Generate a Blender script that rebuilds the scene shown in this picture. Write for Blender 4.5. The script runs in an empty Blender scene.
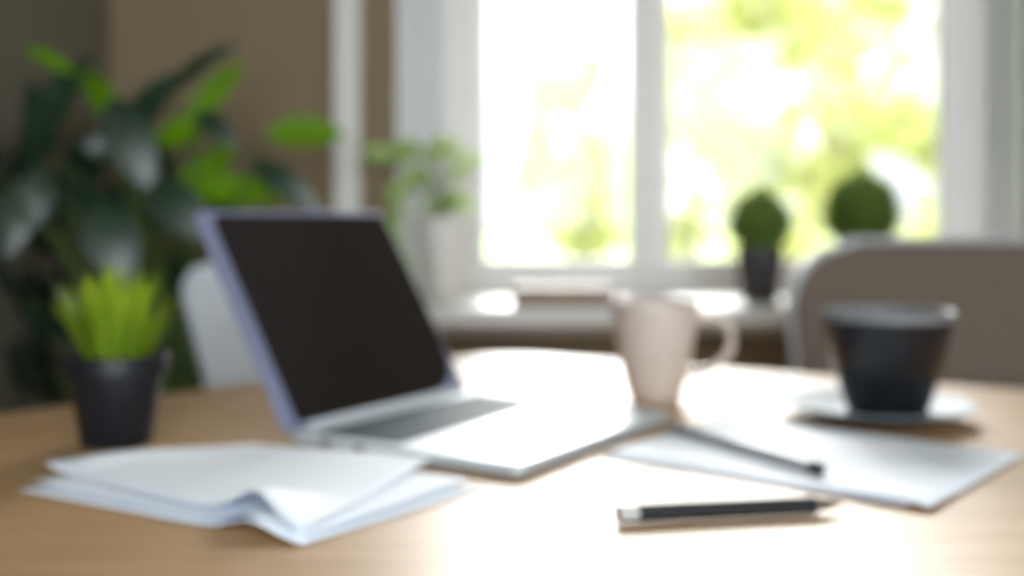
import bpy, bmesh, math, random
from mathutils import Vector, Matrix, noise

random.seed(7)
S = bpy.context.scene
C = S.collection
PI = math.pi

# ------------------------------------------------------------------ camera
F, HOR = 1100.0, 218.0            # focal length and horizon row, in pixels of a 1024x576 frame
CAMZ, TAB = 0.97, 0.75            # eye height, height of the table top
cam = bpy.data.cameras.new('camera')
cam.sensor_width = 36.0
cam.lens = F / 1024 * 36
cam.shift_y = -(288 - HOR) / 1024
cam.clip_start = 0.02
cam.clip_end = 300
cam.dof.use_dof = True
cam.dof.focus_distance = 0.50
cam.dof.aperture_fstop = 3.05
cam.dof.aperture_blades = 0
camo = bpy.data.objects.new('camera', cam)
C.objects.link(camo)
camo.location = (0, 0, CAMZ)
camo.rotation_euler = (PI / 2, 0, 0)
S.camera = camo

# ------------------------------------------------------------------ sky, sun, exposure
SUN = Vector((0.14, 1.0, 0.36)).normalized()
w = bpy.data.worlds.new('sky')
S.world = w
w.use_nodes = True
nt = w.node_tree
nt.nodes.clear()
out = nt.nodes.new('ShaderNodeOutputWorld')
bg = nt.nodes.new('ShaderNodeBackground')
tc = nt.nodes.new('ShaderNodeTexCoord')
nrm = nt.nodes.new('ShaderNodeVectorMath'); nrm.operation = 'NORMALIZE'
dot = nt.nodes.new('ShaderNodeVectorMath'); dot.operation = 'DOT_PRODUCT'
dot.inputs[1].default_value = SUN
mx0 = nt.nodes.new('ShaderNodeMath'); mx0.operation = 'MAXIMUM'; mx0.inputs[1].default_value = 0
pw = nt.nodes.new('ShaderNodeMath'); pw.operation = 'POWER'; pw.inputs[1].default_value = 22
mul = nt.nodes.new('ShaderNodeMath'); mul.operation = 'MULTIPLY_ADD'
mul.inputs[1].default_value = 1.3     # the bright haze round the sun
# the hazy sky itself: dim ahead, raised behind the viewer as added fill for the room
sep = nt.nodes.new('ShaderNodeSeparateXYZ')
mr = nt.nodes.new('ShaderNodeMapRange')
mr.inputs['From Min'].default_value = -0.7; mr.inputs['From Max'].default_value = 0.7
mr.inputs['To Min'].default_value = 6.9; mr.inputs['To Max'].default_value = 0.55
rgb = nt.nodes.new('ShaderNodeMixRGB')
rgb.inputs[1].default_value = (0.86, 0.93, 1.0, 1)
rgb.inputs[2].default_value = (1.0, 0.985, 0.96, 1)
L = nt.links.new
L(tc.outputs['Generated'], nrm.inputs[0]); L(nrm.outputs[0], sep.inputs[0]); L(sep.outputs['Y'], mr.inputs['Value']); L(mr.outputs[0], mul.inputs[2]); L(nrm.outputs[0], dot.inputs[0])
L(dot.outputs['Value'], mx0.inputs[0]); L(mx0.outputs[0], pw.inputs[0])
L(pw.outputs[0], mul.inputs[0]); L(pw.outputs[0], rgb.inputs[0])
L(rgb.outputs[0], bg.inputs['Color']); L(mul.outputs[0], bg.inputs['Strength'])
L(bg.outputs[0], out.inputs[0])

sl = bpy.data.lights.new('sun', 'SUN')
sl.energy = 3.7
sl.angle = math.radians(30)
sl.color = (1.0, 0.985, 0.965)
so = bpy.data.objects.new('sun', sl)
C.objects.link(so)
so.location = (2, 12, 6)
so.rotation_euler = (-SUN).to_track_quat('-Z', 'Y').to_euler()

S.view_settings.view_transform = 'Standard'
S.view_settings.look = 'None'
S.view_settings.exposure = 1.0
S.view_settings.gamma = 1.0
S.view_settings.use_curve_mapping = False
S.cycles.max_bounces = 10
S.cycles.diffuse_bounces = 6
S.cycles.transparent_max_bounces = 16
S.cycles.sample_clamp_indirect = 8
S.cycles.use_denoising = True
S.cycles.caustics_reflective = False
S.cycles.caustics_refractive = False


# ------------------------------------------------------------------ helpers
def at(x, y, Y):
    return Vector(((x - 512) / F * Y, Y, CAMZ - (y - HOR) / F * Y))


def on(x, y, z=TAB):
    Y = F * (CAMZ - z) / (y - HOR)
    return Vector(((x - 512) / F * Y, Y, z))


def mat(name, col, rough=0.5, metal=0.0, spec=0.5, noise_amt=0.0, scale=20, bump=0.0, transl=0.0,
        coat=0.0, tcol=None, stretch=(1, 1, 1), col2=None, coord='Object', sheen=0.0):
    m = bpy.data.materials.new(name)
    m.use_nodes = True
    t = m.node_tree
    b = t.nodes['Principled BSDF']
    b.inputs['Base Color'].default_value = (*col, 1)
    b.inputs['Roughness'].default_value = rough
    b.inputs['Metallic'].default_value = metal
    b.inputs['Specular IOR Level'].default_value = spec
    b.inputs['Coat Weight'].default_value = coat
    b.inputs['Coat Roughness'].default_value = 0.15
    b.inputs['Sheen Weight'].default_value = sheen
    if noise_amt or bump or col2:
        c = t.nodes.new('ShaderNodeTexCoord')
        mp = t.nodes.new('ShaderNodeMapping')
        mp.inputs['Scale'].default_value = stretch
        n = t.nodes.new('ShaderNodeTexNoise')
        n.inputs['Scale'].default_value = scale
        n.inputs['Detail'].default_value = 4
        t.links.new(c.outputs[coord], mp.inputs[0])
        t.links.new(mp.outputs[0], n.inputs['Vector'])
        if noise_amt or col2:
            r = t.nodes.new('ShaderNodeValToRGB')
            r.color_ramp.elements[0].position = 0.32
            r.color_ramp.elements[1].position = 0.68
            a = col2 if col2 else tuple(max(0, v * (1 - noise_amt)) for v in col)
            r.color_ramp.elements[0].color = (*a, 1)
            r.color_ramp.elements[1].color = (*(col if col2 else tuple(min(1, v * (1 + noise_amt)) for v in col)), 1)
            t.links.new(n.outputs['Fac'], r.inputs[0])
            t.links.new(r.outputs[0], b.inputs['Base Color'])
        if bump:
            bp = t.nodes.new('ShaderNodeBump')
            bp.inputs['Strength'].default_value = bump
            bp.inputs['Distance'].default_value = 0.002
            t.links.new(n.outputs['Fac'], bp.inputs['Height'])
            t.links.new(bp.outputs[0], b.inputs['Normal'])
    if transl:
        tr = t.nodes.new('ShaderNodeBsdfTranslucent')
        tr.inputs['Color'].default_value = (*(tcol or col), 1)
        mxs = t.nodes.new('ShaderNodeMixShader')
        mxs.inputs[0].default_value = transl
        t.links.new(b.outputs[0], mxs.inputs[1])
        t.links.new(tr.outputs[0], mxs.inputs[2])
        t.links.new(mxs.outputs[0], t.nodes['Material Output'].inputs[0])
    return m


M = {
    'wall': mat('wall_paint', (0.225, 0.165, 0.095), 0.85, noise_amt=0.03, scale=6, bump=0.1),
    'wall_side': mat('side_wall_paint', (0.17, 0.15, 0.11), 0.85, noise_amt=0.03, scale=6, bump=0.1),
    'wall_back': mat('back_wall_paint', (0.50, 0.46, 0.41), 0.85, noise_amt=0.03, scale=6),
    'ceiling': mat('ceiling_paint', (0.75, 0.74, 0.71), 0.9, noise_amt=0.02, scale=5),
    'floor': mat('floor_oak', (0.42, 0.30, 0.19), 0.45, noise_amt=0.25, scale=5, stretch=(8, 1, 1)),
    'white_paint': mat('white_paint', (0.70, 0.67, 0.63), 0.4, noise_amt=0.02, scale=8),
    'window_paint': mat('window_paint', (0.84, 0.80, 0.76), 0.4, noise_amt=0.02, scale=8),
    'reveal': mat('reveal_plaster', (0.88, 0.90, 0.91), 0.6, noise_amt=0.02, scale=8),
    'sill_front': mat('sill_wood', (0.56, 0.47, 0.37), 0.5, noise_amt=0.05, scale=6, stretch=(1, 6, 6)),
    'table': mat('table_wood', (0.50, 0.31, 0.16), 0.46, spec=0.75, col2=(0.42, 0.25, 0.115), scale=5, stretch=(1.2, 14, 6)),
    'alu': mat('aluminium', (0.60, 0.65, 0.68), 0.48, metal=0.3, spec=0.4, noise_amt=0.02, scale=30),
    'lid': mat('reflection_tinted_alu', (0.24, 0.26, 0.39), 0.45, metal=0.3, noise_amt=0.02, scale=30),  # lavender reflection on the bezel is put into the lid's colour
    'screen': mat('screen_glass', (0.012, 0.010, 0.010), 0.12, spec=0.5, noise_amt=0.02, scale=5),
    'keys': mat('key_plastic', (0.04, 0.065, 0.075), 0.6, spec=0.15, noise_amt=0.05, scale=40),
    'trackpad': mat('trackpad_glass', (0.66, 0.68, 0.70), 0.3, metal=0.4, noise_amt=0.02, scale=30),
    'rubber': mat('dark_rubber', (0.02, 0.02, 0.022), 0.7, noise_amt=0.05, scale=30),
    'paper': mat('white_paper', (0.87, 0.91, 0.98), 0.7, noise_amt=0.012, scale=9, transl=0.04),
    'mug': mat('mug_glaze', (0.60, 0.50, 0.43), 0.28, noise_amt=0.04, scale=14),
    'mug_in': mat('mug_inside_glaze', (0.75, 0.74, 0.72), 0.25, noise_amt=0.02, scale=14),
    'cup': mat('black_glaze', (0.008, 0.009, 0.012), 0.25, spec=0.4, noise_amt=0.1, scale=12),
    'cup_rim': mat('cup_rim_highlight', (0.20, 0.205, 0.21), 0.5, noise_amt=0.1, scale=12),  # grey highlight along the rim, put into its colour
    'saucer': mat('saucer_glaze', (0.24, 0.29, 0.33), 0.5, spec=0.25, noise_amt=0.04, scale=14),
    'coffee': mat('coffee', (0.03, 0.014, 0.006), 0.1, noise_amt=0.1, scale=10),
    'pen': mat('black_lacquer', (0.012, 0.012, 0.013), 0.5, spec=0.3, noise_amt=0.05, scale=20),
    'chrome': mat('chrome', (0.40, 0.38, 0.36), 0.4, metal=1.0, noise_amt=0.03, scale=20),
    'graphite': mat('grey_lacquer', (0.34, 0.355, 0.38), 0.4, metal=0.4, noise_amt=0.05, scale=20),
    'pot_black': mat('black_plastic', (0.010, 0.011, 0.015), 0.45, spec=0.35, noise_amt=0.1, scale=12),
    'pot_pale': mat('pale_ceramic', (0.78, 0.74, 0.69), 0.5, noise_amt=0.03, scale=12),
    'pot_brown': mat('dark_brown_plastic', (0.035, 0.03, 0.03), 0.45, noise_amt=0.1, scale=12),
    'terracotta': mat('terracotta', (0.62, 0.30, 0.18), 0.8, noise_amt=0.08, scale=12),
    'soil': mat('soil', (0.035, 0.025, 0.017), 0.95, noise_amt=0.4, scale=60),
    'grass': mat('lime_blades', (0.36, 0.48, 0.03), 0.45, col2=(0.13, 0.28, 0.015), scale=40, transl=0.45, tcol=(0.46, 0.60, 0.03)),
    'sillgrass': mat('green_blades', (0.20, 0.30, 0.07), 0.5, col2=(0.13, 0.22, 0.04), scale=40, transl=0.4, tcol=(0.34, 0.45, 0.09)),
    'leaf': mat('dark_leaf', (0.012, 0.036, 0.016), 0.42, spec=0.9, noise_amt=0.25, scale=9, transl=0.10, tcol=(0.03, 0.10, 0.01)),
    'leaf_backlit': mat('backlit_leaf', (0.15, 0.33, 0.004), 0.5, spec=0.25, noise_amt=0.15, scale=9, transl=0.45, tcol=(0.30, 0.58, 0.01)),  # brighter green paints in the light shining through these leaves
    'leaf_pale': mat('pale_leaf', (0.36, 0.52, 0.18), 0.4, noise_amt=0.12, scale=9, transl=0.45, tcol=(0.60, 0.75, 0.28)),
    'stem': mat('stem_green', (0.07, 0.12, 0.03), 0.6, noise_amt=0.2, scale=20),
    'shell_white': mat('white_shell', (0.66, 0.70, 0.74), 0.4, noise_amt=0.02, scale=12),
    'shell_grey': mat('taupe_fabric', (0.135, 0.105, 0.080), 0.9, noise_amt=0.06, scale=90, bump=0.3, sheen=0.0),
    'shell_rim': mat('lit_rim_shell', (0.52, 0.53, 0.54), 0.4, noise_amt=0.02, scale=12),  # paler tone paints the window-lit edge onto the chair shell
    'beech': mat('beech_legs', (0.50, 0.34, 0.19), 0.5, noise_amt=0.12, scale=8, stretch=(6, 6, 1)),
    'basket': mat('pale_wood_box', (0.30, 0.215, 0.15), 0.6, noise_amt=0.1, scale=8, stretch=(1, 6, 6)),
    'tree': mat('sunlit_foliage', (0.50, 0.48, 0.20), 0.7, col2=(0.30, 0.35, 0.14), scale=1.5, transl=0.5, tcol=(0.66, 0.62, 0.24), coord='Object'),
    'bark': mat('bark', (0.16, 0.12, 0.08), 0.9, noise_amt=0.3, scale=20),
    'lawn': mat('lawn', (0.26, 0.34, 0.10), 0.9, col2=(0.17, 0.24, 0.07), scale=3),
}
# window glass: a thin clear pane with a weak reflection
gm = bpy.data.materials.new('window_glass')
gm.use_nodes = True
t = gm.node_tree
t.nodes.remove(t.nodes['Principled BSDF'])
tr = t.nodes.new('ShaderNodeBsdfTransparent'); tr.inputs[0].default_value = (0.97, 0.98, 0.98, 1)
gl = t.nodes.new('ShaderNodeBsdfGlossy'); gl.inputs['Roughness'].default_value = 0.02
mxs = t.nodes.new('ShaderNodeMixShader')
fr = t.nodes.new('ShaderNodeFresnel'); fr.inputs['IOR'].default_value = 1.35
t.links.new(fr.outputs[0], mxs.inputs[0]); t.links.new(tr.outputs[0], mxs.inputs[1]); t.links.new(gl.outputs[0], mxs.inputs[2])
t.links.new(mxs.outputs[0], t.nodes['Material Output'].inputs[0])
M['glass'] = gm



def tag(o, label=None, cat=None, group=None, kind=None):
    if label: o['label'] = label
    if cat: o['category'] = cat
    if group: o['group'] = group
    if kind: o['kind'] = kind
    return o


def link(name, bm, m, parent=None, smooth=True, bevel=0.0, solid=0.0, sub=0, seg=2, ang=35):
    bmesh.ops.recalc_face_normals(bm, faces=bm.faces) if not solid else None
    me = bpy.data.meshes.new(name)
    bm.to_mesh(me)
    bm.free()
    me.materials.append(M[m])
    o = bpy.data.objects.new(name, me)
    C.objects.link(o)
    if smooth:
        for p in me.polygons:
            p.use_smooth = True
        try:
            me.set_sharp_from_angle(angle=math.radians(ang))
        except Exception:
            pass
    if solid:
        md = o.modifiers.new('solid', 'SOLIDIFY'); md.thickness = solid; md.offset = 0
    if bevel:
        md = o.modifiers.new('bevel', 'BEVEL'); md.width = bevel; md.segments = seg; md.limit_method = 'ANGLE'
    if sub:
        md = o.modifiers.new('sub', 'SUBSURF'); md.levels = sub; md.render_levels = sub
    if parent is not None:
        o.parent = parent
    return o


def empty(name, loc=(0, 0, 0), rz=0.0):
    o = bpy.data.objects.new(name, None)
    C.objects.link(o)
    o.location = loc
    o.rotation_euler = (0, 0, rz)
    o.empty_display_size = 0.05
    return o


def box(bm, x0, x1, y0, y1, z0, z1):
    v = [bm.verts.new(p) for p in ((x0, y0, z0), (x1, y0, z0), (x1, y1, z0), (x0, y1, z0),
                                   (x0, y0, z1), (x1, y0, z1), (x1, y1, z1), (x0, y1, z1))]
    for f in ((0, 3, 2, 1), (4, 5, 6, 7), (0, 1, 5, 4), (1, 2, 6, 5), (2, 3, 7, 6), (3, 0, 4, 7)):
        bm.faces.new([v[i] for i in f])


def prism(bm, pts, z0, z1):
    a = [bm.verts.new((p[0], p[1], z0)) for p in pts]
    b = [bm.verts.new((p[0], p[1], z1)) for p in pts]
    n = len(pts)
    bm.faces.new(a[::-1]); bm.faces.new(b)
    for i in range(n):
        bm.faces.new((a[i], a[(i + 1) % n], b[(i + 1) % n], b[i]))


def lathe(bm, prof, n=48, closed_top=False):
    rings = []
    for r, z in prof:
        if r < 1e-6:
            rings.append([bm.verts.new((0, 0, z))])
        else:
            rings.append([bm.verts.new((r * math.cos(2 * PI * k / n), r * math.sin(2 * PI * k / n), z)) for k in range(n)])
    for a, b in zip(rings, rings[1:]):
        for k in range(n):
            k2 = (k + 1) % n
            if len(a) == 1:
                bm.faces.new((a[0], b[k2], b[k]))
            elif len(b) == 1:
                bm.faces.new((a[k], a[k2], b[0]))
            else:
                bm.faces.new((a[k], a[k2], b[k2], b[k]))


def tube(bm, pts, rad, n=10, cap=True):
    rs = rad if isinstance(rad, (list, tuple)) else [rad] * len(pts)
    rings = []
    for i, p in enumerate(pts):
        p = Vector(p)
        d = (Vector(pts[min(i + 1, len(pts) - 1)]) - Vector(pts[max(i - 1, 0)])).normalized()
        u = d.cross(Vector((0, 0, 1)))
        if u.length < 0.05:
            u = d.cross(Vector((0, 1, 0)))
        u.normalize()
        v = d.cross(u)
        rings.append([bm.verts.new(p + (u * math.cos(2 * PI * k / n) + v * math.sin(2 * PI * k / n)) * rs[i]) for k in range(n)])
    for a, b in zip(rings, rings[1:]):
        for k in range(n):
            bm.faces.new((a[k], a[(k + 1) % n], b[(k + 1) % n], b[k]))
    if cap:
        bm.faces.new(rings[0][::-1]); bm.faces.new(rings[-1])


def round_poly(pts, rad, n=8):
    res = []
    m = len(pts)
    for i in range(m):
        p, a, b = Vector(pts[i]), Vector(pts[i - 1]), Vector(pts[(i + 1) % m])
        r = rad[i] if isinstance(rad, (list, tuple)) else rad
        u, v = (a - p).normalized(), (b - p).normalized()
        half = u.angle(v) / 2
        d = min(r / math.tan(half), 0.49 * min((a - p).length, (b - p).length))
        s, e = p + u * d, p + v * d
        for k in range(n + 1):
            q = k / n
            res.append(s * (1 - q) ** 2 + p * 2 * q * (1 - q) + e * q ** 2)
    return res


def struct(o):
    o['kind'] = 'structure'
    return o


# ------------------------------------------------------------------ the room
YW, YF = 2.50, 2.70                 # room face of the window wall, plane of the window frame
XL, XR, YB, ZC = -0.914, 2.6, -2.0, 2.55
SILL = 0.79
OX0, OX1 = -0.261, 1.161            # opening in the wall at its room face
FX0, FX1 = -0.164, 1.161            # opening at the frame
OTOP = 2.25
TH = 0.42                            # wall thickness behind the room face

bm = bmesh.new(); box(bm, XL - 0.2, XR + 0.2, YB - 0.2, YW + 0.3, -0.12, 0.0)
struct(link('floor', bm, 'floor', smooth=False))
bm = bmesh.new(); box(bm, XL - 0.2, XR + 0.2, YB - 0.2, YW + 0.3, ZC, ZC + 0.12)
struct(link('ceiling', bm, 'ceiling', smooth=False))
# the window wall, with its left jamb splayed
bm = bmesh.new()
box(bm, XL, OX0 - 0.0, YW, YW + TH, 0, SILL - 0.034)
box(bm, OX0, OX1, YW, YW + TH, 0, SILL - 0.034)
box(bm, OX1, XR, YW, YW + TH, 0, SILL - 0.034)
prism(bm, [(XL, YW), (OX0, YW), (FX0, YF), (FX0, YW + TH), (XL, YW + TH)], SILL - 0.034, OTOP)
box(bm, OX1, XR, YW, YW + TH, SILL - 0.034, OTOP)
box(bm, XL, XR, YW, YW + TH, OTOP, ZC)
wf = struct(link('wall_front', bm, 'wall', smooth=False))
# plastered white linings of the opening
bm = bmesh.new()
prism(bm, [(OX0, YW - 0.002), (OX0 + 0.006, YW - 0.002), (FX0 + 0.006, YF), (FX0, YF)], SILL, OTOP)
box(bm, OX1 - 0.006, OX1, YW - 0.002, YF, SILL, OTOP)
prism(bm, [(OX0, YW - 0.002), (OX1, YW - 0.002), (OX1, YF), (FX0, YF)], OTOP - 0.006, OTOP)
struct(link('trim_1', bm, 'reveal', smooth=False))
bm = bmesh.new(); box(bm, XL - 0.15, XL, YB, YW + TH, 0, ZC)
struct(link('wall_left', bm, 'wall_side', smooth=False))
bm = bmesh.new(); box(bm, XR, XR + 0.15, YB, YW + TH, 0, ZC)
struct(link('wall_right', bm, 'wall_back', smooth=False))
BX0, BX1, BZ0, BZ1 = -0.7, 1.9, 0.85, 2.25          # a second window lights the room from behind the viewer
bm = bmesh.new()
box(bm, XL - 0.15, BX0, YB - 0.15, YB, 0, ZC); box(bm, BX1, XR + 0.15, YB - 0.15, YB, 0, ZC)
box(bm, BX0, BX1, YB - 0.15, YB, 0, BZ0); box(bm, BX0, BX1, YB - 0.15, YB, BZ1, ZC)
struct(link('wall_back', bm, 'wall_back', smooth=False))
win2 = struct(empty('window_2', (0, YB, BZ0)))
bm = bmesh.new()
bc = (BX0 + BX1) / 2
for x0, x1, z0, z1 in ((BX0, BX0 + .06, 0, BZ1 - BZ0), (BX1 - .06, BX1, 0, BZ1 - BZ0), (bc - .04, bc + .04, .06, BZ1 - BZ0 - .06),
                       (BX0 + .06, BX1 - .06, 0, .06), (BX0 + .06, BX1 - .06, BZ1 - BZ0 - .06, BZ1 - BZ0)):
    box(bm, x0, x1, -0.10, -0.04, z0, z1)
link('window_frame', bm, 'white_paint', win2, smooth=False)
bm = bmesh.new(); box(bm, BX0 + .06, BX1 - .06, -0.074, -0.070, .06, BZ1 - BZ0 - .06)
link('window_pane', bm, 'glass', win2, smooth=False)
pl = bpy.data.lights.new('window_portal', 'AREA')
pl.shape = 'RECTANGLE'; pl.size = BX1 - BX0; pl.size_y = BZ1 - BZ0
pl.cycles.is_portal = True
po = bpy.data.objects.new('window_portal', pl)
C.objects.link(po)
po.location = (bc, YB - 0.13, (BZ0 + BZ1) / 2)
po.rotation_euler = (PI / 2, 0, 0)
for side, b in (('front', (XL, XR, YW - 0.015, YW, 0, 0.09)), ('left', (XL, XL + 0.015, YB, YW - 0.015, 0, 0.09)),
                ('right', (XR - 0.015, XR, YB, YW - 0.015, 0, 0.09)), ('back', (XL + 0.015, XR - 0.015, YB, YB + 0.015, 0, 0.09))):
    bm = bmesh.new(); box(bm, *b)
    struct(link('baseboard_' + side, bm, 'white_paint', smooth=False, bevel=0.003))
# upright white architrave left of the window
bm = bmesh.new()
box(bm, -0.402, -0.343, YW - 0.028, YW, 0.09, OTOP + 0.1)
box(bm, -0.400, -0.357, YW - 0.036, YW - 0.028, 0.09, OTOP + 0.1)
struct(link('trim_2', bm, 'white_paint', smooth=False, bevel=0.004))
# sill board
bm = bmesh.new()
box(bm, -0.34, 1.36, 2.20, YW, SILL - 0.034, SILL)
box(bm, OX0 + 0.0, OX1, YW, YF + 0.12, SILL - 0.034, SILL)
struct(link('trim_3', bm, 'white_paint', smooth=False, bevel=0.004))
bm = bmesh.new()
box(bm, -0.30, 1.32, 2.30, YW, SILL - 0.062, SILL - 0.034)
struct(link('trim_4', bm, 'sill_front', smooth=False, bevel=0.003))

# the window
win = struct(empty('window_1', (0, YF, SILL)))


def bar(name, x0, x1, y0, y1, z0, z1, parent, m='window_paint'):
    bm = bmesh.new(); box(bm, x0, x1, y0 - YF, y1 - YF, z0 - SILL, z1 - SILL)
    return link(name, bm, m, parent, smooth=False, bevel=0.005)


XM0, XM1 = 0.297, 0.383
bm = bmesh.new()                                       # the fixed frame
for a in ((FX0, FX0 + 0.035, 0, .07, 0, OTOP - SILL), (FX1 - 0.045, FX1, 0, .07, 0, OTOP - SILL),
          (FX0 + .035, FX1 - .045, 0, .07, 0, 0.03), (FX0 + .035, FX1 - .045, 0, .07, OTOP - SILL - 0.04, OTOP - SILL),
          (XM0 + 0.025, XM1 - 0.025, -0.004, .07, 0.03, OTOP - SILL - 0.04)):
    box(bm, *a)
link('window_frame', bm, 'window_paint', win, smooth=False, bevel=0.005)
for x0, x1 in ((FX0 + 0.035, XM0 + 0.025), (XM1 - 0.025, FX1 - 0.045)):
    bm = bmesh.new()
    l = 0.064 if x0 < 0 else 0.030
    r = 0.030 if x0 < 0 else 0.055
    z0, z1 = 0.03, OTOP - SILL - 0.04
    box(bm, x0, x0 + l, .01, .06, z0, z1); box(bm, x1 - r, x1, .01, .06, z0, z1)
    box(bm, x0 + l, x1 - r, .01, .06, z0, z0 + 0.048); box(bm, x0 + l, x1 - r, .01, .06, z1 - 0.055, z1)
    s = link('window_sash', bm, 'window_paint', win, smooth=False, bevel=0.005)
    bm = bmesh.new(); box(bm, x0 + l - 0.004, x1 - r + 0.004, .032, .036, z0 + 0.044, z1 - 0.051)
    link('window_pane', bm, 'glass', s, smooth=False)
# portal: tells the renderer where daylight comes in
pl = bpy.data.lights.new('window_portal', 'AREA')
pl.shape = 'RECTANGLE'; pl.size = FX1 - FX0; pl.size_y = OTOP - SILL
pl.cycles.is_portal = True
po = bpy.data.objects.new('window_portal', pl)
C.objects.link(po)
po.location = ((FX0 + FX1) / 2, YF + 0.10, (SILL + OTOP) / 2)
po.rotation_euler = (-PI / 2, 0, 0)

# ------------------------------------------------------------------ outside
bm = bmesh.new(); box(bm, -60, 60, YW + TH + 0.02, 90, -0.35, -0.25)
struct(link('ground_outside', bm, 'lawn', smooth=False))


def tree(x, y, h, r, n, leaf, label, low=0.25, seed=1, squash=1.0):
    rnd = random.Random(seed)
    t = empty('garden_tree', (x, y, -0.25))
    tag(t, label, 'tree', 'trees in the garden outside the window')
    bm = bmesh.new()
    top = h * 0.62
    tube(bm, [(0, 0, 0), (0.05, 0, h * .25), (-0.05, 0.03, top)], [0.05 * r + .06, 0.04 * r + .04, 0.03 * r + .02], 8)
    for k in range(7):
        a = rnd.uniform(0, 2 * PI)
        z = h * rnd.uniform(.3, .6)
        tube(bm, [(0, 0, z), (math.cos(a) * r * .35, math.sin(a) * r * .35, z + h * .1),
                  (math.cos(a) * r * .7, math.sin(a) * r * .7, z + h * .16)], [0.05, 0.035, 0.015], 6)
    link('trunk', bm, 'bark', t)
    bm = bmesh.new()
    cl = []
    for k in range(26):
        a, b = rnd.uniform(0, 2 * PI), rnd.uniform(0, 1)
        rr = r * math.sqrt(b)
        zc = h * (low + (1 - low) * rnd.random())
        sh = 1 - 0.45 * abs((zc / h - 0.55) * 1.6)
        cl.append((rr * math.cos(a) * sh, rr * math.sin(a) * sh, zc, r * rnd.uniform(.22, .42)))
    for i in range(n):
        c = rnd.choice(cl)
        d = Vector((rnd.gauss(0, 1), rnd.gauss(0, 1), rnd.gauss(0, 1))).normalized() * c[3] * rnd.uniform(.5, 1)
        p = Vector(c[:3]) + Vector((d.x, d.y, d.z * squash))
        if p.z < h * 0.08:
            continue
        u = Vector((rnd.gauss(0, 1), rnd.gauss(0, 1), rnd.gauss(0, 1))).normalized()
        v = u.orthogonal().normalized()
        s = leaf * rnd.uniform(.6, 1.2)
        bm.faces.new([bm.verts.new(p + u * s), bm.verts.new(p + v * s * .5), bm.verts.new(p - u * s), bm.verts.new(p - v * s * .5)])
    link('foliage', bm, 'tree', t, smooth=False)
    return t


tree(3.9, 12.5, 5.6, 1.75, 5200, 0.14, 'yellow-green leafy tree filling the right side of the right window pane', 0.12, 3)
tree(2.75, 17.0, 4.4, 1.3, 2200, 0.14, 'smaller sunlit tree left of the biggest one, seen through the right pane', 0.12, 5)
tree(1.3, 22.0, 4.4, 1.4, 4200, 0.13, 'pale hazy tree seen through the left window pane', 0.15, 8)

# ------------------------------------------------------------------ table
tab = empty('wooden_table', (0.25, 0.95, 0))
tag(tab, 'light brown wooden table with a rounded corner in front of the window', 'table')
Rm = Vector((-0.02, 1.805)); dl = Vector((-0.70, -0.712)).normalized(); dr = Vector((0.87, -0.50)).normalized()
P = [Rm + dl * 1.22, Rm + dl * 1.22 + dr * 1.72, Rm + dr * 1.72, Rm]
pp = [p - Vector((0.25, 0.95)) for p in round_poly(P, [0.06, 0.10, 0.12, 0.13], 8)]
bm = bmesh.new(); prism(bm, pp, TAB - 0.028, TAB)
link('tabletop', bm, 'table', tab, smooth=False, bevel=0.005)
ctr = sum(P, Vector((0, 0))) / 4 - Vector((0.25, 0.95))
ins = []
for p in P:
    q = p - Vector((0.25, 0.95)); q = q + (ctr - q).normalized() * 0.17; ins.append(q)
    bm = bmesh.new()
    tube(bm, [(q.x, q.y, 0), (q.x, q.y, TAB - 0.028)], [0.02, 0.03], 16)
    link('leg', bm, 'table', tab)
bm = bmesh.new()
for i in range(4):
    a, b = ins[i], ins[(i + 1) % 4]
    d = (b - a).normalized(); n_ = Vector((-d.y, d.x)) * 0.01
    a2, b2 = a + d * 0.028, b - d * 0.028
    prism(bm, [a2 - n_, b2 - n_, b2 + n_, a2 + n_], TAB - 0.10, TAB - 0.028)
link('apron', bm, 'table', tab, smooth=False)

# ------------------------------------------------------------------ laptop
LW, LD, LH, LR, LT = 0.3081, 0.2644, 0.2514, 1.015, 1.0315
lp = empty('laptop', (-0.217, 1.0627, TAB), LR)
tag(lp, 'open silver laptop with a blank black screen on the wooden table', 'laptop')


def rrect(x0, x1, y0, y1, r, n=5):
    rr = r if isinstance(r, (list, tuple)) else [r] * 4
    return round_poly([(x0, y0), (x1, y0), (x1, y1), (x0, y1)], rr, n)


# local frame: x along the hinge, -y towards the user, base underside on 4 rubber feet
bm = bmesh.new(); prism(bm, rrect(0, LW, -LD, 0.0, 0.012), 0.002, 0.0125)
link('base', bm, 'alu', lp, bevel=0.002, seg=2)
bm = bmesh.new()
box(bm, 0.014, LW - 0.014, -0.125, -0.024, 0.0117, 0.0129)
link('keyboard_well', bm, 'keys', lp, smooth=False)
bm = bmesh.new()
for r_ in range(6):
    y1 = -0.026 - r_ * 0.0163
    x = 0.016
    widths = [1] * 14 if r_ == 0 else ([1.5] + [1] * 12 + [1.0] if r_ < 4 else ([1.9] + [1] * 10 + [2.1] if r_ == 4 else [1, 1, 1, 1.2, 5, 1.2, 1, 1, 1.3, 1.3]))
    tot = sum(widths)
    W_ = LW - 0.032
    for q in widths:
        ww = q / tot * W_
        box(bm, x + 0.0012, x + ww - 0.0012, y1 - 0.0145, y1, 0.0125, 0.0142)
        x += ww
link('keyboard', bm, 'keys', lp, smooth=False, bevel=0.0005, seg=1)
bm = bmesh.new(); prism(bm, rrect(LW * .33, LW * .67, -LD + 0.012, -0.140, 0.005), 0.0120, 0.0129)
link('trackpad', bm, 'trackpad', lp, smooth=False)
bm = bmesh.new(); tube(bm, [(0.03, 0.002, 0.0125), (LW - 0.03, 0.002, 0.0125)], 0.0055, 12)
link('hinge', bm, 'alu', lp)
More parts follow.
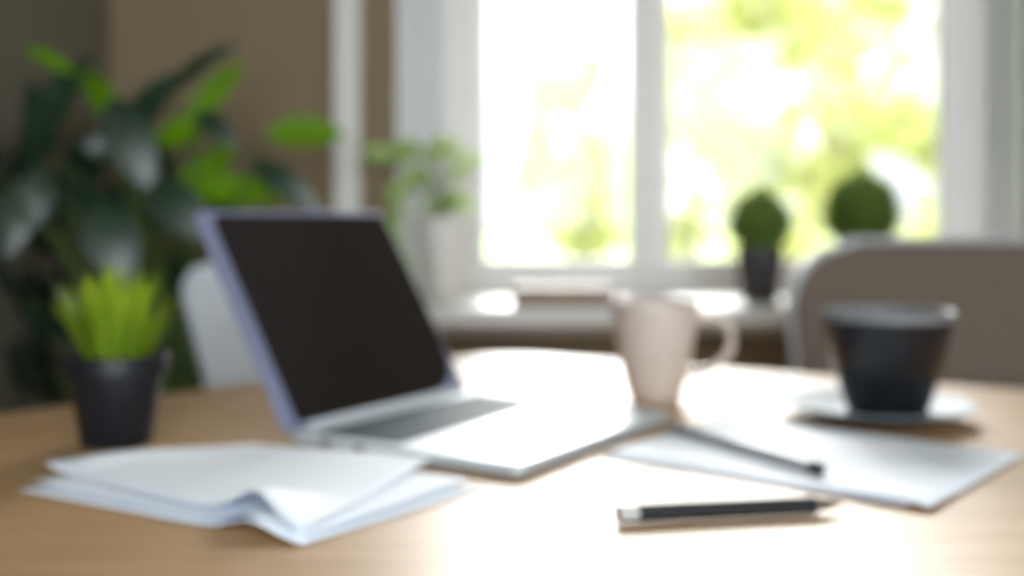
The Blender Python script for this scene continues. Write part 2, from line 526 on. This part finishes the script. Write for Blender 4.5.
for y_ in (-0.045, -0.085):
    bm = bmesh.new(); box(bm, -0.0006, 0.003, y_ - 0.010, y_ + 0.002, 0.0045, 0.0095)
    link('port', bm, 'rubber', lp, smooth=False)
for x_ in (0.03, LW - 0.03):
    for y_ in (-0.03, -LD + 0.03):
        bm = bmesh.new(); lathe(bm, [(0, 0), (0.008, 0), (0.008, 0.0022), (0, 0.0022)], 16)
        bmesh.ops.translate(bm, verts=bm.verts, vec=(x_, y_, 0))
        link('rubber_foot', bm, 'rubber', lp)
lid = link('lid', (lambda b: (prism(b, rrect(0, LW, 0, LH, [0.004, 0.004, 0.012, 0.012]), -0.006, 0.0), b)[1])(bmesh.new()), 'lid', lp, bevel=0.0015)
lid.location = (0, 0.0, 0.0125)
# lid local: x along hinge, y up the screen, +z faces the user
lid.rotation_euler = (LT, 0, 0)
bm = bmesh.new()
prism(bm, rrect(0.019, LW - 0.004, 0.007, LH - 0.006, [0.006, 0.065, 0.010, 0.016]), 0.0, 0.0008)  # wide corner cuts bare the lid colour, shaping a painted reflection
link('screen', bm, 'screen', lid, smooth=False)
bm = bmesh.new(); lathe(bm, [(0, 0), (0.0022, 0), (0.0018, 0.0004), (0, 0.0004)], 16)
bmesh.ops.translate(bm, verts=bm.verts, vec=(LW / 2, LH - 0.012, 0.0008))
link('webcam', bm, 'rubber', lid)


# ------------------------------------------------------------------ papers
def sheet(name, c, z0, fn, label, group, nx=28, ny=28):
    """c: four corners (left, front, right, back) on the table; fn(u, v) -> extra height and shift"""
    bm = bmesh.new()
    A, B, C_, D = [Vector((p.x, p.y)) for p in c]
    o = (A + B + C_ + D) / 4
    g = []
    for i in range(nx + 1):
        row = []
        for j in range(ny + 1):
            u, v = i / nx, j / ny
            p = A * (1 - u) * (1 - v) + B * u * (1 - v) + C_ * u * v + D * (1 - u) * v
            dx, dy, dz = fn(u, v)
            row.append(bm.verts.new((p.x - o.x + dx, p.y - o.y + dy, max(0.0, dz))))
        g.append(row)
    for i in range(nx):
        for j in range(ny):
            bm.faces.new((g[i][j], g[i + 1][j], g[i + 1][j + 1], g[i][j + 1]))
    ob = link(name, bm, 'paper', None, solid=0.0004, ang=180)
    ob.location = (o.x, o.y, z0)
    return tag(ob, label, 'paper', group)


def sm(x, a, b):
    x = max(0, min(1, (x - a) / (b - a)))
    return x * x * (3 - 2 * x)


# u: 0 at left..1 at front edge side ; v: 0 left-front side .. 1 right-back side
GL = 'loose sheets left of the laptop'


def ridge(u, v, w_):
    return math.exp(-((u - 0.84) / 0.085) ** 2) * (1 - sm(v, 0.0, w_))


def bend_a(u, v):
    return 0, 0, 0.0006 + 0.009 * ridge(u, v, .35)


sheet('paper_sheet', [on(17, 491), on(303, 547), on(484, 490), on(258, 458)], TAB + 0.0006, bend_a,
      'lowest white sheet of the left pile, its corner pointing to the front', GL)


def bend_m(u, v):
    x, y, z = bend_a(u, v)
    return x, y, z + 0.001


sheet('paper_sheet', [on(30, 486), on(300, 545), on(470, 485), on(255, 455)], TAB + 0.0030, bend_m,
      'middle white sheet of the left pile, showing along its left edge', GL)


def bend_b(u, v):
    k = ridge(u, v, .42)                              # a buckle runs in from the front corner
    l = (1 - sm(u, 0, .10)) * (1 - sm(v, 0.2, 1.0)) * 0.006
    return 0.0, 0.006 * k, 0.001 + 0.019 * k + l + 0.0015 * math.sin(3 * v + 2 * u) ** 2


sheet('paper_sheet', [on(42, 476), on(302, 543), on(436, 466), on(250, 451)], TAB + 0.0058, bend_b,
      'top white sheet of the left pile with a buckled front corner and lifted left edge', GL)

GR = 'loose sheets right of the laptop'
sheet('paper_sheet', [on(598, 458), on(905, 507), on(1012, 462), on(722, 420)], TAB + 0.0006,
      lambda u, v: (0, 0, 0.0006), 'lower white sheet showing under the front edge on the right', GR)
sheet('paper_sheet', [on(606, 455), on(930, 513), on(1024, 457), on(728, 417)], TAB + 0.0021,
      lambda u, v: (0, 0, 0.0006 + 0.004 * sm(u, .55, .9) * (1 - sm(v, 0, .35)) * (1 - sm(u, .93, 1.0) * .6)),
      'upper white sheet under the grey pencil, reaching towards the black cup', GR)


# ------------------------------------------------------------------ pencil and pen
def rod(name, a, b, z, label, cat, parts):
    d = b - a
    o = empty(name, (a.x, a.y, z), math.atan2(d.y, d.x))
    tag(o, label, cat)
    for pn, m, prof, lab in parts:
        bm = bmesh.new(); lathe(bm, prof, 20)
        bmesh.ops.rotate(bm, verts=bm.verts, cent=(0, 0, 0), matrix=Matrix.Rotation(PI / 2, 3, 'Y'))
        q = link(pn, bm, m, o)
        if lab: q['label'] = lab
    return o


a, b = on(668, 434), on(822, 481)
Lp = (b - a).length; r = 0.0052
rod('pencil', a, b, TAB + 0.0042 + r, 'slim grey pencil lying across the white sheet on the right', 'pencil', [
    ('barrel', 'graphite', [(0, 0.006), (r * .8, 0.006), (r, 0.008), (r, Lp - 0.012), (0, Lp - 0.012)], None),
    ('end_cap', 'rubber', [(0, Lp - 0.012), (r * 1.06, Lp - 0.012), (r * 1.06, Lp - 0.001), (r * .8, Lp), (0, Lp)], 'dark end cap'),
    ('tip', 'chrome', [(0, 0.0), (0.001, 0.0), (r * .8, 0.006), (0, 0.006)], 'pale metal tip')])
a, b = on(616, 524), on(842, 513)
Lp = (b - a).length; r = 0.0064
bp = rod('pen', a, b, TAB + r + 0.0006, 'black pen with silver ends lying in front of the sheets', 'pen', [
    ('barrel', 'pen', [(0, 0.016), (r, 0.016), (r, Lp - 0.022), (0, Lp - 0.022)], None),
    ('end_cap', 'chrome', [(0, 0), (r * .75, 0), (r * .98, 0.002), (r * .98, 0.016), (0, 0.016)], 'silver end cap'),
    ('tip', 'chrome', [(0, Lp - 0.022), (r * .9, Lp - 0.022), (r * .35, Lp - 0.004), (0.0008, Lp), (0, Lp)], 'silver pointed tip')])
# ------------------------------------------------------------------ white mug
bp_ = on(655, 401)
mug = empty('mug', (bp_.x, bp_.y, TAB), -0.05)
tag(mug, 'pale beige ceramic mug with a handle on its right, behind the laptop', 'mug')
sc = bp_.y / F
H_ = 0.118
prof_o = [(0, 0.0), (0.027, 0.0), (0.0305, 0.003), (0.0365, 0.022), (0.0435, 0.055), (0.0495, 0.085), (0.0525, H_ - 0.002), (0.0525, H_)]
prof_i = [(0.0500, H_ - 0.0005), (0.0490, H_ - 0.004), (0.0460, 0.085), (0.040, 0.055), (0.031, 0.024), (0.022, 0.008), (0, 0.007)]
bm = bmesh.new(); lathe(bm, prof_o + [(0.0512, H_ + 0.0012)] + prof_i, 56)
link('body', bm, 'mug', mug, ang=60)
bm = bmesh.new()
pts = [(0.045, 0, 0.098), (0.062, 0, 0.101), (0.080, 0, 0.098), (0.091, 0, 0.083), (0.089, 0, 0.062), (0.077, 0, 0.046), (0.060, 0, 0.037), (0.0385, 0, 0.033)]
pts2 = []
for i in range(len(pts) - 1):
    p0, p1, p2, p3 = [Vector(pts[max(0, min(len(pts) - 1, i + k))]) for k in (-1, 0, 1, 2)]
    for q in (0, .25, .5, .75):
        pts2.append(0.5 * ((2 * p1) + (p2 - p0) * q + (2 * p0 - 5 * p1 + 4 * p2 - p3) * q * q + (-p0 + 3 * p1 - 3 * p2 + p3) * q ** 3))
pts2.append(Vector(pts[-1]))
tube(bm, pts2, 0.0055, 12)
link('handle', bm, 'mug', mug)

# ------------------------------------------------------------------ black cup and saucer
cp = on(886, 418)
sau = empty('saucer', (cp.x - 0.011, cp.y, TAB))
tag(sau, 'pale grey saucer with its underside shade painted dark, under the black cup', 'saucer')
zs = 0.0035
bm = bmesh.new()
lathe(bm, [(0, 0.0065), (0.045, 0.0065), (0.052, 0.0075), (0.078, 0.013), (0.098, 0.0185), (0.104, 0.019)], 64)
lathe(bm, [(0.104, 0.019), (0.1045, 0.0178), (0.098, 0.0165)], 64)
link('plate', bm, 'saucer', sau, ang=70)
bm = bmesh.new()
lathe(bm, [(0.098, 0.0163), (0.078, 0.0105), (0.052, 0.0045), (0.048, 0.0), (0.042, 0.0), (0.042, 0.004), (0, 0.004)], 64)  # shade below the saucer, painted with the cup's black
q = link('underside', bm, 'cup', sau, ang=70); q['label'] = 'underside with its shade painted dark'
cup = empty('cup', (cp.x + 0.001, cp.y, TAB + 0.0065))
tag(cup, 'large black cup with a grey highlight painted on its rim, standing on the saucer', 'cup')
H_ = 0.112
bm = bmesh.new()
lathe(bm, [(0, 0), (0.038, 0.0), (0.042, 0.002), (0.046, 0.012), (0.056, 0.045), (0.064, 0.080), (0.0680, H_ - 0.012), (0.0685, H_ - 0.009),
           (0.066, H_ - 0.009), (0.0605, 0.080), (0.053, 0.045), (0.042, 0.012), (0.034, 0.006), (0, 0.006)], 64)
link('body', bm, 'cup', cup, ang=60)
bm = bmesh.new()
lathe(bm, [(0.0660, H_ - 0.009), (0.0687, H_ - 0.009), (0.0705, H_ - 0.002), (0.0700, H_), (0.0680, H_ - 0.0008), (0.0660, H_ - 0.009)], 64)
q = link('rim', bm, 'cup_rim', cup, ang=60); q['label'] = 'rim with its grey highlight painted in'
bm = bmesh.new(); lathe(bm, [(0, 0.088), (0.0620, 0.088)], 48)
q = link('coffee', bm, 'coffee', cup); q['label'] = 'dark coffee'


# ------------------------------------------------------------------ potted plants
def pot(parent, rb, rt, h, m, rim=0.006, soil=True, riml=0.014):
    bm = bmesh.new()
    lathe(bm, [(0, 0), (rb - .003, 0), (rb, 0.003), (rb + (rt - rb) * (1 - riml / h), h - riml), (rt + rim * .5, h - riml), (rt + rim * .7, h - 0.002),
               (rt + rim * .5, h), (rt - 0.003, h), (rt - 0.004, h - 0.012), (rb - 0.004, 0.006), (0, 0.006)], 48)
    link('pot', bm, m, parent, ang=50)
    if soil:
        bm = bmesh.new()
        k = 1 - 0.010 / h
        lathe(bm, [(0, h - 0.006), ((rt - .005) * .7, h - 0.007), (rb + (rt - rb) * k - 0.0035, h - 0.012)], 32)
        link('soil', bm, 'soil', parent)


def blades(name, parent, m, n, z0, r0, h, spread, wd, seed, ball=False, hz=None):
    rnd = random.Random(seed)
    bm = bmesh.new()
    for i in range(n):
        a = rnd.uniform(0, 2 * PI)
        q = math.sqrt(rnd.random())
        b = Vector((math.cos(a), math.sin(a), 0))
        base = b * r0 * q * .8 + Vector((0, 0, z0))
        if ball:
            ph = rnd.uniform(-0.35, 1.0) * PI / 2
            tip = Vector((0, 0, hz)) + Vector((math.cos(a) * math.cos(ph), math.sin(a) * math.cos(ph), math.sin(ph))) * h * rnd.uniform(.8, 1.05)
            mid = base.lerp(tip, .5) + Vector((0, 0, h * .25))
        else:
            lean = spread * (q ** 1.1) * rnd.uniform(.75, 1.15)
            hh = h * rnd.uniform(.55, 1.04) * (1 - .25 * q * q)
            tip = base + b * lean + Vector((0, 0, hh))
            mid = base + b * lean * .38 + Vector((0, 0, hh * .58))
        side = Vector((-b.y, b.x, 0))
        side = (side + b * rnd.uniform(-.7, .7)).normalized()
        vs = []
        for k in range(5):
            s = k / 5
            p = base * (1 - s) ** 2 + mid * 2 * s * (1 - s) + tip * s * s
            wv = side * wd * (0.75 + .5 * s - .9 * s * s)
            vs.append((bm.verts.new(p - wv), bm.verts.new(p + wv)))
        tv = bm.verts.new(tip)
        for k in range(4):
            bm.faces.new((vs[k][0], vs[k][1], vs[k + 1][1], vs[k + 1][0]))
        bm.faces.new((vs[4][0], vs[4][1], tv))
    return link(name, bm, m, parent, ang=180)


# little pot on the table
q = on(117, 444)
t = empty('potted_grass', (q.x, q.y, TAB))
tag(t, 'small black pot of spiky lime green grass on the table', 'potted plant')
pot(t, 0.034, 0.046, 0.088, 'pot_black', rim=0.006, riml=0.018)
blades('grass', t, 'grass', 230, 0.078, 0.034, 0.104, 0.037, 0.0021, 11)

# two grass balls on the sill
t = empty('potted_grass', (0.541, 2.40, SILL))
tag(t, 'round green grass plant in a tall dark pot on the sill', 'potted plant', 'grass plants on the windowsill')
pot(t, 0.040, 0.052, 0.115, 'pot_brown', rim=0.004)
blades('grass', t, 'sillgrass', 1900, 0.10, 0.045, 0.080, 0, 0.0034, 21, True, 0.170)
t = empty('potted_grass', (0.770, 2.42, SILL))
tag(t, 'round green grass plant in a terracotta pot behind the right chair', 'potted plant', 'grass plants on the windowsill')
pot(t, 0.045, 0.062, 0.125, 'terracotta', rim=0.004)
blades('grass', t, 'sillgrass', 2400, 0.11, 0.052, 0.100, 0, 0.0038, 22, True, 0.190)


def leaf(bm, base, tip, wd, nrm_=(0, -1, .4), arch=0.12, fold=0.25, n=9):
    base, tip = Vector(base), Vector(tip)
    d = tip - base
    ln = d.length
    d.normalize()
    nv = Vector(nrm_)
    nv = (nv - d * nv.dot(d)).normalized()
    s = d.cross(nv).normalized()
    rows = []
    for k in range(n + 1):
        q = k / n
        prof = math.sin(PI * min(1, q ** 0.85)) ** 0.8 if 0 < q < 1 else 0.02
        h = wd * .5 * max(prof, 0.02)
        c = base + d * ln * q + nv * ln * arch * math.sin(PI * q)
        up = nv * h * fold
        rows.append([bm.verts.new(c - s * h + up), bm.verts.new(c - s * h * .5 + up * .4), bm.verts.new(c),
                     bm.verts.new(c + s * h * .5 + up * .4), bm.verts.new(c + s * h + up)])
    for a, b in zip(rows, rows[1:]):
        for k in range(4):
            bm.faces.new((a[k], a[k + 1], b[k + 1], b[k]))


# leafy plant on the sill
t = empty('potted_houseplant', (-0.150, 2.42, SILL))
tag(t, 'pale ceramic pot with trailing light green leaves left on the windowsill', 'potted plant')
pot(t, 0.037, 0.062, 0.180, 'pot_pale', rim=0.002)
bmL, bmS = bmesh.new(), bmesh.new()
o = Vector((-0.150, 2.42, SILL))
for (x0, y0, x1, y1, wpx) in ((425, 150, 385, 160, 24), (392, 158, 362, 152, 22), (420, 165, 408, 190, 20), (408, 182, 388, 208, 20),
                              (440, 165, 432, 140, 18), (448, 160, 462, 142, 20), (458, 165, 488, 158, 16), (450, 178, 470, 168, 16),
                              (446, 195, 462, 206, 24), (455, 190, 448, 215, 22), (430, 185, 416, 175, 20), (400, 205, 394, 235, 16),
                              (396, 225, 398, 262, 14), (402, 250, 408, 285, 12), (436, 200, 428, 214, 18), (465, 195, 470, 215, 14),
                              (412, 140, 400, 152, 16), (440, 150, 446, 132, 14)):
    dy = random.uniform(-.05, .05)
    a, b = at(x0, y0, 2.42 + dy) - o, at(x1, y1, 2.42 + dy * 1.5) - o
    leaf(bmL, a, b, wpx / F * 2.42, (random.uniform(-.4, .4), -1, random.uniform(0, .8)), 0.12, 0.2)
    m_ = (Vector((0.0, 0, .17)) + a) / 2 + Vector((0, 0, .04))
    r0 = Vector((random.uniform(-.03, .03), random.uniform(-.03, .03), .168))
    cv = [r0 * (1 - s) ** 2 + m_ * 2 * s * (1 - s) + a * s * s for s in (0, .25, .5, .75, 1)]
    tube(bmS, cv, 0.0016, 6)
link('stem', bmS, 'stem', t)
link('foliage', bmL, 'leaf_pale', t, ang=180)

# big broad-leaved plant standing on the floor in the corner
t = empty('floor_plant', (-0.62, 2.08, 0))
tag(t, 'big dark green broad-leaved plant in the left corner behind the table', 'houseplant')
o = Vector((-0.62, 2.08, 0))
bm = bmesh.new()
lathe(bm, [(0, 0), (0.11, 0), (0.115, 0.005), (0.15, 0.27), (0.155, 0.28), (0.145, 0.285), (0.138, 0.26), (0, 0.26)], 48)
link('pot', bm, 'pot_pale', t, ang=50)
bm = bmesh.new(); lathe(bm, [(0, 0.268), (0.10, 0.266), (0.138, 0.262)], 32)
link('soil', bm, 'soil', t)
bmD, bmN, bmS = bmesh.new(), bmesh.new(), bmesh.new()
TOWIN = (0.30, -0.95, 0.08)
spec = [  # x0,y0 -> x1,y1, width px, depth, normal, fresh?
    (122, 122, 74, 66, 27, 1.95, (.3, -1, .3), 1),
    (76, 74, 22, 46, 15, 1.78, (-.2, -1, .6), 1),
    (28, 185, 94, 52, 50, 1.90, (-.5, -1, .0), 0),
    (60, 150, 30, 78, 36, 2.00, (-.5, -1, .0), 0),
    (10, 200, -22, 100, 50, 1.80, (-.5, -1, .1), 0),
    (112, 96, 154, 198, 46, 1.85, TOWIN, 0),
    (128, 150, 78, 146, 24, 1.90, TOWIN, 0),
    (132, 138, 184, 70, 36, 1.95, (-.3, -1, .2), 0),
    (172, 92, 242, 42, 20, 2.00, (-.3, -1, .3), 0),
    (188, 122, 244, 60, 27, 2.05, (.2, -1, .2), 1),
    (152, 146, 226, 118, 34, 1.95, (.1, -1, .6), 1),
    (198, 112, 238, 150, 24, 1.90, TOWIN, 0),
    (266, 134, 346, 134, 34, 2.10, (0, -1, .3), 1),
    (176, 200, 238, 142, 34, 2.00, (.1, -1, .3), 1),
    (186, 190, 300, 198, 34, 1.95, (.1, -1, .5), 1),
    (252, 160, 322, 214, 28, 1.90, TOWIN, 0),
    (150, 182, 214, 244, 46, 1.82, TOWIN, 0),
    (40, 168, 34, 232, 38, 1.80, TOWIN, 0),
    (100, 205, 128, 285, 56, 1.78, TOWIN, 0),
    (12, 190, 4, 260, 40, 1.75, (.6, -.8, .2), 0),
    (180, 170, 130, 110, 40, 2.08, (-.8, -.8, -.4), 0),
    (150, 250, 60, 180, 60, 1.98, (-.3, -1, -.1), 0),
    (70, 190, 120, 130, 50, 2.05, (-.8, -.8, -.4), 0),
    (170, 230, 110, 180, 50, 2.00, (-.8, -.8, -.4), 0),
    (60, 260, -10, 180, 60, 2.00, (-.8, -.8, -.4), 0),
    (30, 300, -30, 250, 50, 1.9, (-.8, -.8, -.4), 0),
    (80, 330, 10, 290, 44, 1.9, (-.8, -.8, -.4), 0),
    (150, 320, 190, 250, 56, 2.05, (-.8, -.8, -.4), 0),
    (60, 380, 0, 340, 44, 1.9, (-.8, -.8, -.4), 0),
    (120, 340, 60, 260, 60, 2.05, (-.8, -.8, -.4), 0),
    (180, 380, 150, 280, 60, 2.05, (-.8, -.8, -.4), 0),
    (70, 400, 40, 320, 50, 2.05, (-.8, -.8, -.4), 0),
    (215, 190, 170, 170, 34, 2.1, (-.8, -.8, -.4), 0),
    (215, 260, 235, 190, 40, 2.12, (-.8, -.8, -.4), 0),
    (120, 260, 90, 200, 60, 2.14, (-.8, -.8, -.4), 0),
    (40, 240, 60, 170, 60, 2.14, (-.8, -.8, -.4), 0),
    (20, 380, 10, 300, 46, 2.10, (-.8, -.8, -.4), 0),
    (30, 330, -6, 262, 54, 2.05, (-.8, -.8, -.4), 0),
    (60, 345, 30, 270, 52, 2.12, (-.8, -.8, -.4), 0),
    (10, 400, 2, 335, 52, 2.0, (-.8, -.8, -.4), 0),
    (45, 410, 20, 350, 46, 2.12, (-.8, -.8, -.4), 0),
    (90, 400, 95, 330, 50, 2.10, (-.8, -.8, -.4), 0),
    (185, 330, 165, 255, 50, 2.10, (-.8, -.8, -.4), 0),
    (30, 130, 8, 190, 44, 2.0, (-.8, -.8, -.4), 0),
    (130, 215, 165, 160, 44, 2.12, (-.8, -.8, -.4), 0),
    (170, 180, 140, 130, 40, 2.15, (-.8, -.8, -.4), 0),
]
for (x0, y0, x1, y1, wpx, Y, nn, backlit) in spec:
    a, b = at(x0, y0, Y), at(x1, y1, Y + (0.04 if backlit else -0.03))
    a.x = max(a.x, XL + .04); b.x = max(b.x, XL + .04)
    a -= o; b -= o
    leaf(bmN if backlit else bmD, a, b, wpx / F * Y, nn, 0.10 if not backlit else .05, 0.18, 12)
    r0 = Vector((random.uniform(-.06, .06), random.uniform(-.06, .06), .262))
    m_ = Vector((a.x * .35, a.y * .35, max(a.z * .85, .5)))
    cv = [r0 * (1 - s) ** 2 + m_ * 2 * s * (1 - s) + a * s * s for s in (0, .2, .4, .6, .8, 1)]
    tube(bmS, cv, [.007, .006, .005, .004, .0035, .003], 8)
link('stem', bmS, 'stem', t)
q = link('foliage', bmD, 'leaf', t, ang=180); q['label'] = 'dark glossy leaves'
q = link('foliage', bmN, 'leaf_backlit', t, ang=180); q['label'] = 'bright green leaves, backlight painted in'

# low wooden box on the sill
bmx = bmesh.new()
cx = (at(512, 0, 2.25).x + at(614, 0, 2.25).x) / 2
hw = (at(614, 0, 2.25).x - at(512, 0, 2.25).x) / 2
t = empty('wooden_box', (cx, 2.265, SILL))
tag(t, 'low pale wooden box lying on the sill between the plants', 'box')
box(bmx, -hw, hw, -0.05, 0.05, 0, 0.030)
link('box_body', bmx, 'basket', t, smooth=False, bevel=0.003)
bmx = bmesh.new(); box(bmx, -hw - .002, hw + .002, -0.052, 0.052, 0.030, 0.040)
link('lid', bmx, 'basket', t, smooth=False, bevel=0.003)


# ------------------------------------------------------------------ chairs
def chair(loc, rz, w, top, m_in, m_out, label, corner=0.12, lean=0.10, taper=0.9, curve=0.07):
    """shell chair facing its local -y; the backrest is at local y ~ +0.2"""
    t = empty('dining_chair', (*loc, 0), rz)
    tag(t, label, 'chair', 'chairs on the far side of the table')
    zs_ = 0.45

    def shell(off, name, m, grow):
        bm = bmesh.new()
        nx, nz = 24, 22
        g = []
        z0, z1 = zs_ - 0.01, top + grow
        for j in range(nz + 1):
            row = []
            v = j / nz
            for i in range(nx + 1):
                u = -1 + 2 * i / nx
                hh = (z1 - z0)
                z = z0 + hh * v
                hw_ = (w / 2 + grow) * (taper + (1 - taper) * v) if v > 0.0 else (w / 2 + grow) * taper
                # rounded upper corners
                dz = z1 - z
                cc = corner
                if dz < cc:
                    hw_ -= cc - math.sqrt(max(0, cc * cc - (cc - dz) ** 2))
                x = u * hw_
                yb = 0.16 + lean * v - curve * (abs(x) / (w / 2)) ** 2.2
                row.append(bm.verts.new((x, yb + off, z)))
            g.append(row)
        for j in range(nz):
            for i in range(nx):
                bm.faces.new((g[j][i], g[j][i + 1], g[j + 1][i + 1], g[j + 1][i]))
        return bm
    bm = shell(0.012, 'backrest', m_out, 0.0)
    o_ = link('backrest', bm, m_out, t, solid=0.018, ang=60)
    bm = shell(-0.004, 'back_pad', m_in, -0.009)
    o2 = link('back_pad', bm, m_in, t, solid=0.012, ang=60)
    bm = bmesh.new(); prism(bm, round_poly([(-w * .46, -0.25), (w * .46, -0.25), (w * .44, 0.16), (-w * .44, 0.16)], [0.08, .08, .04, .04], 6), zs_ - 0.035, zs_)
    link('seat', bm, m_in, t, bevel=0.012, seg=3)
    for sx in (-1, 1):
        for sy in (-1, 1):
            bm = bmesh.new()
            tube(bm, [(sx * (w * .46 - .01), sy * .22 - .04, 0), (sx * (w * .36), sy * .15 - .04, zs_ - 0.035)], [0.011, 0.017], 12)
            link('leg', bm, 'beech', t)
    return t


chair((-0.372, 1.80), 0.10, 0.43, 0.900, 'shell_white', 'shell_white', 'white shell chair behind the laptop, left of the window', 0.08, 0.06, 0.45)
chair((0.735, 1.62), -0.12, 0.62, 0.937, 'shell_grey', 'shell_rim', 'wide taupe upholstered chair with its lit rim painted pale, behind the black cup', 0.13, 0.08, 0.86)
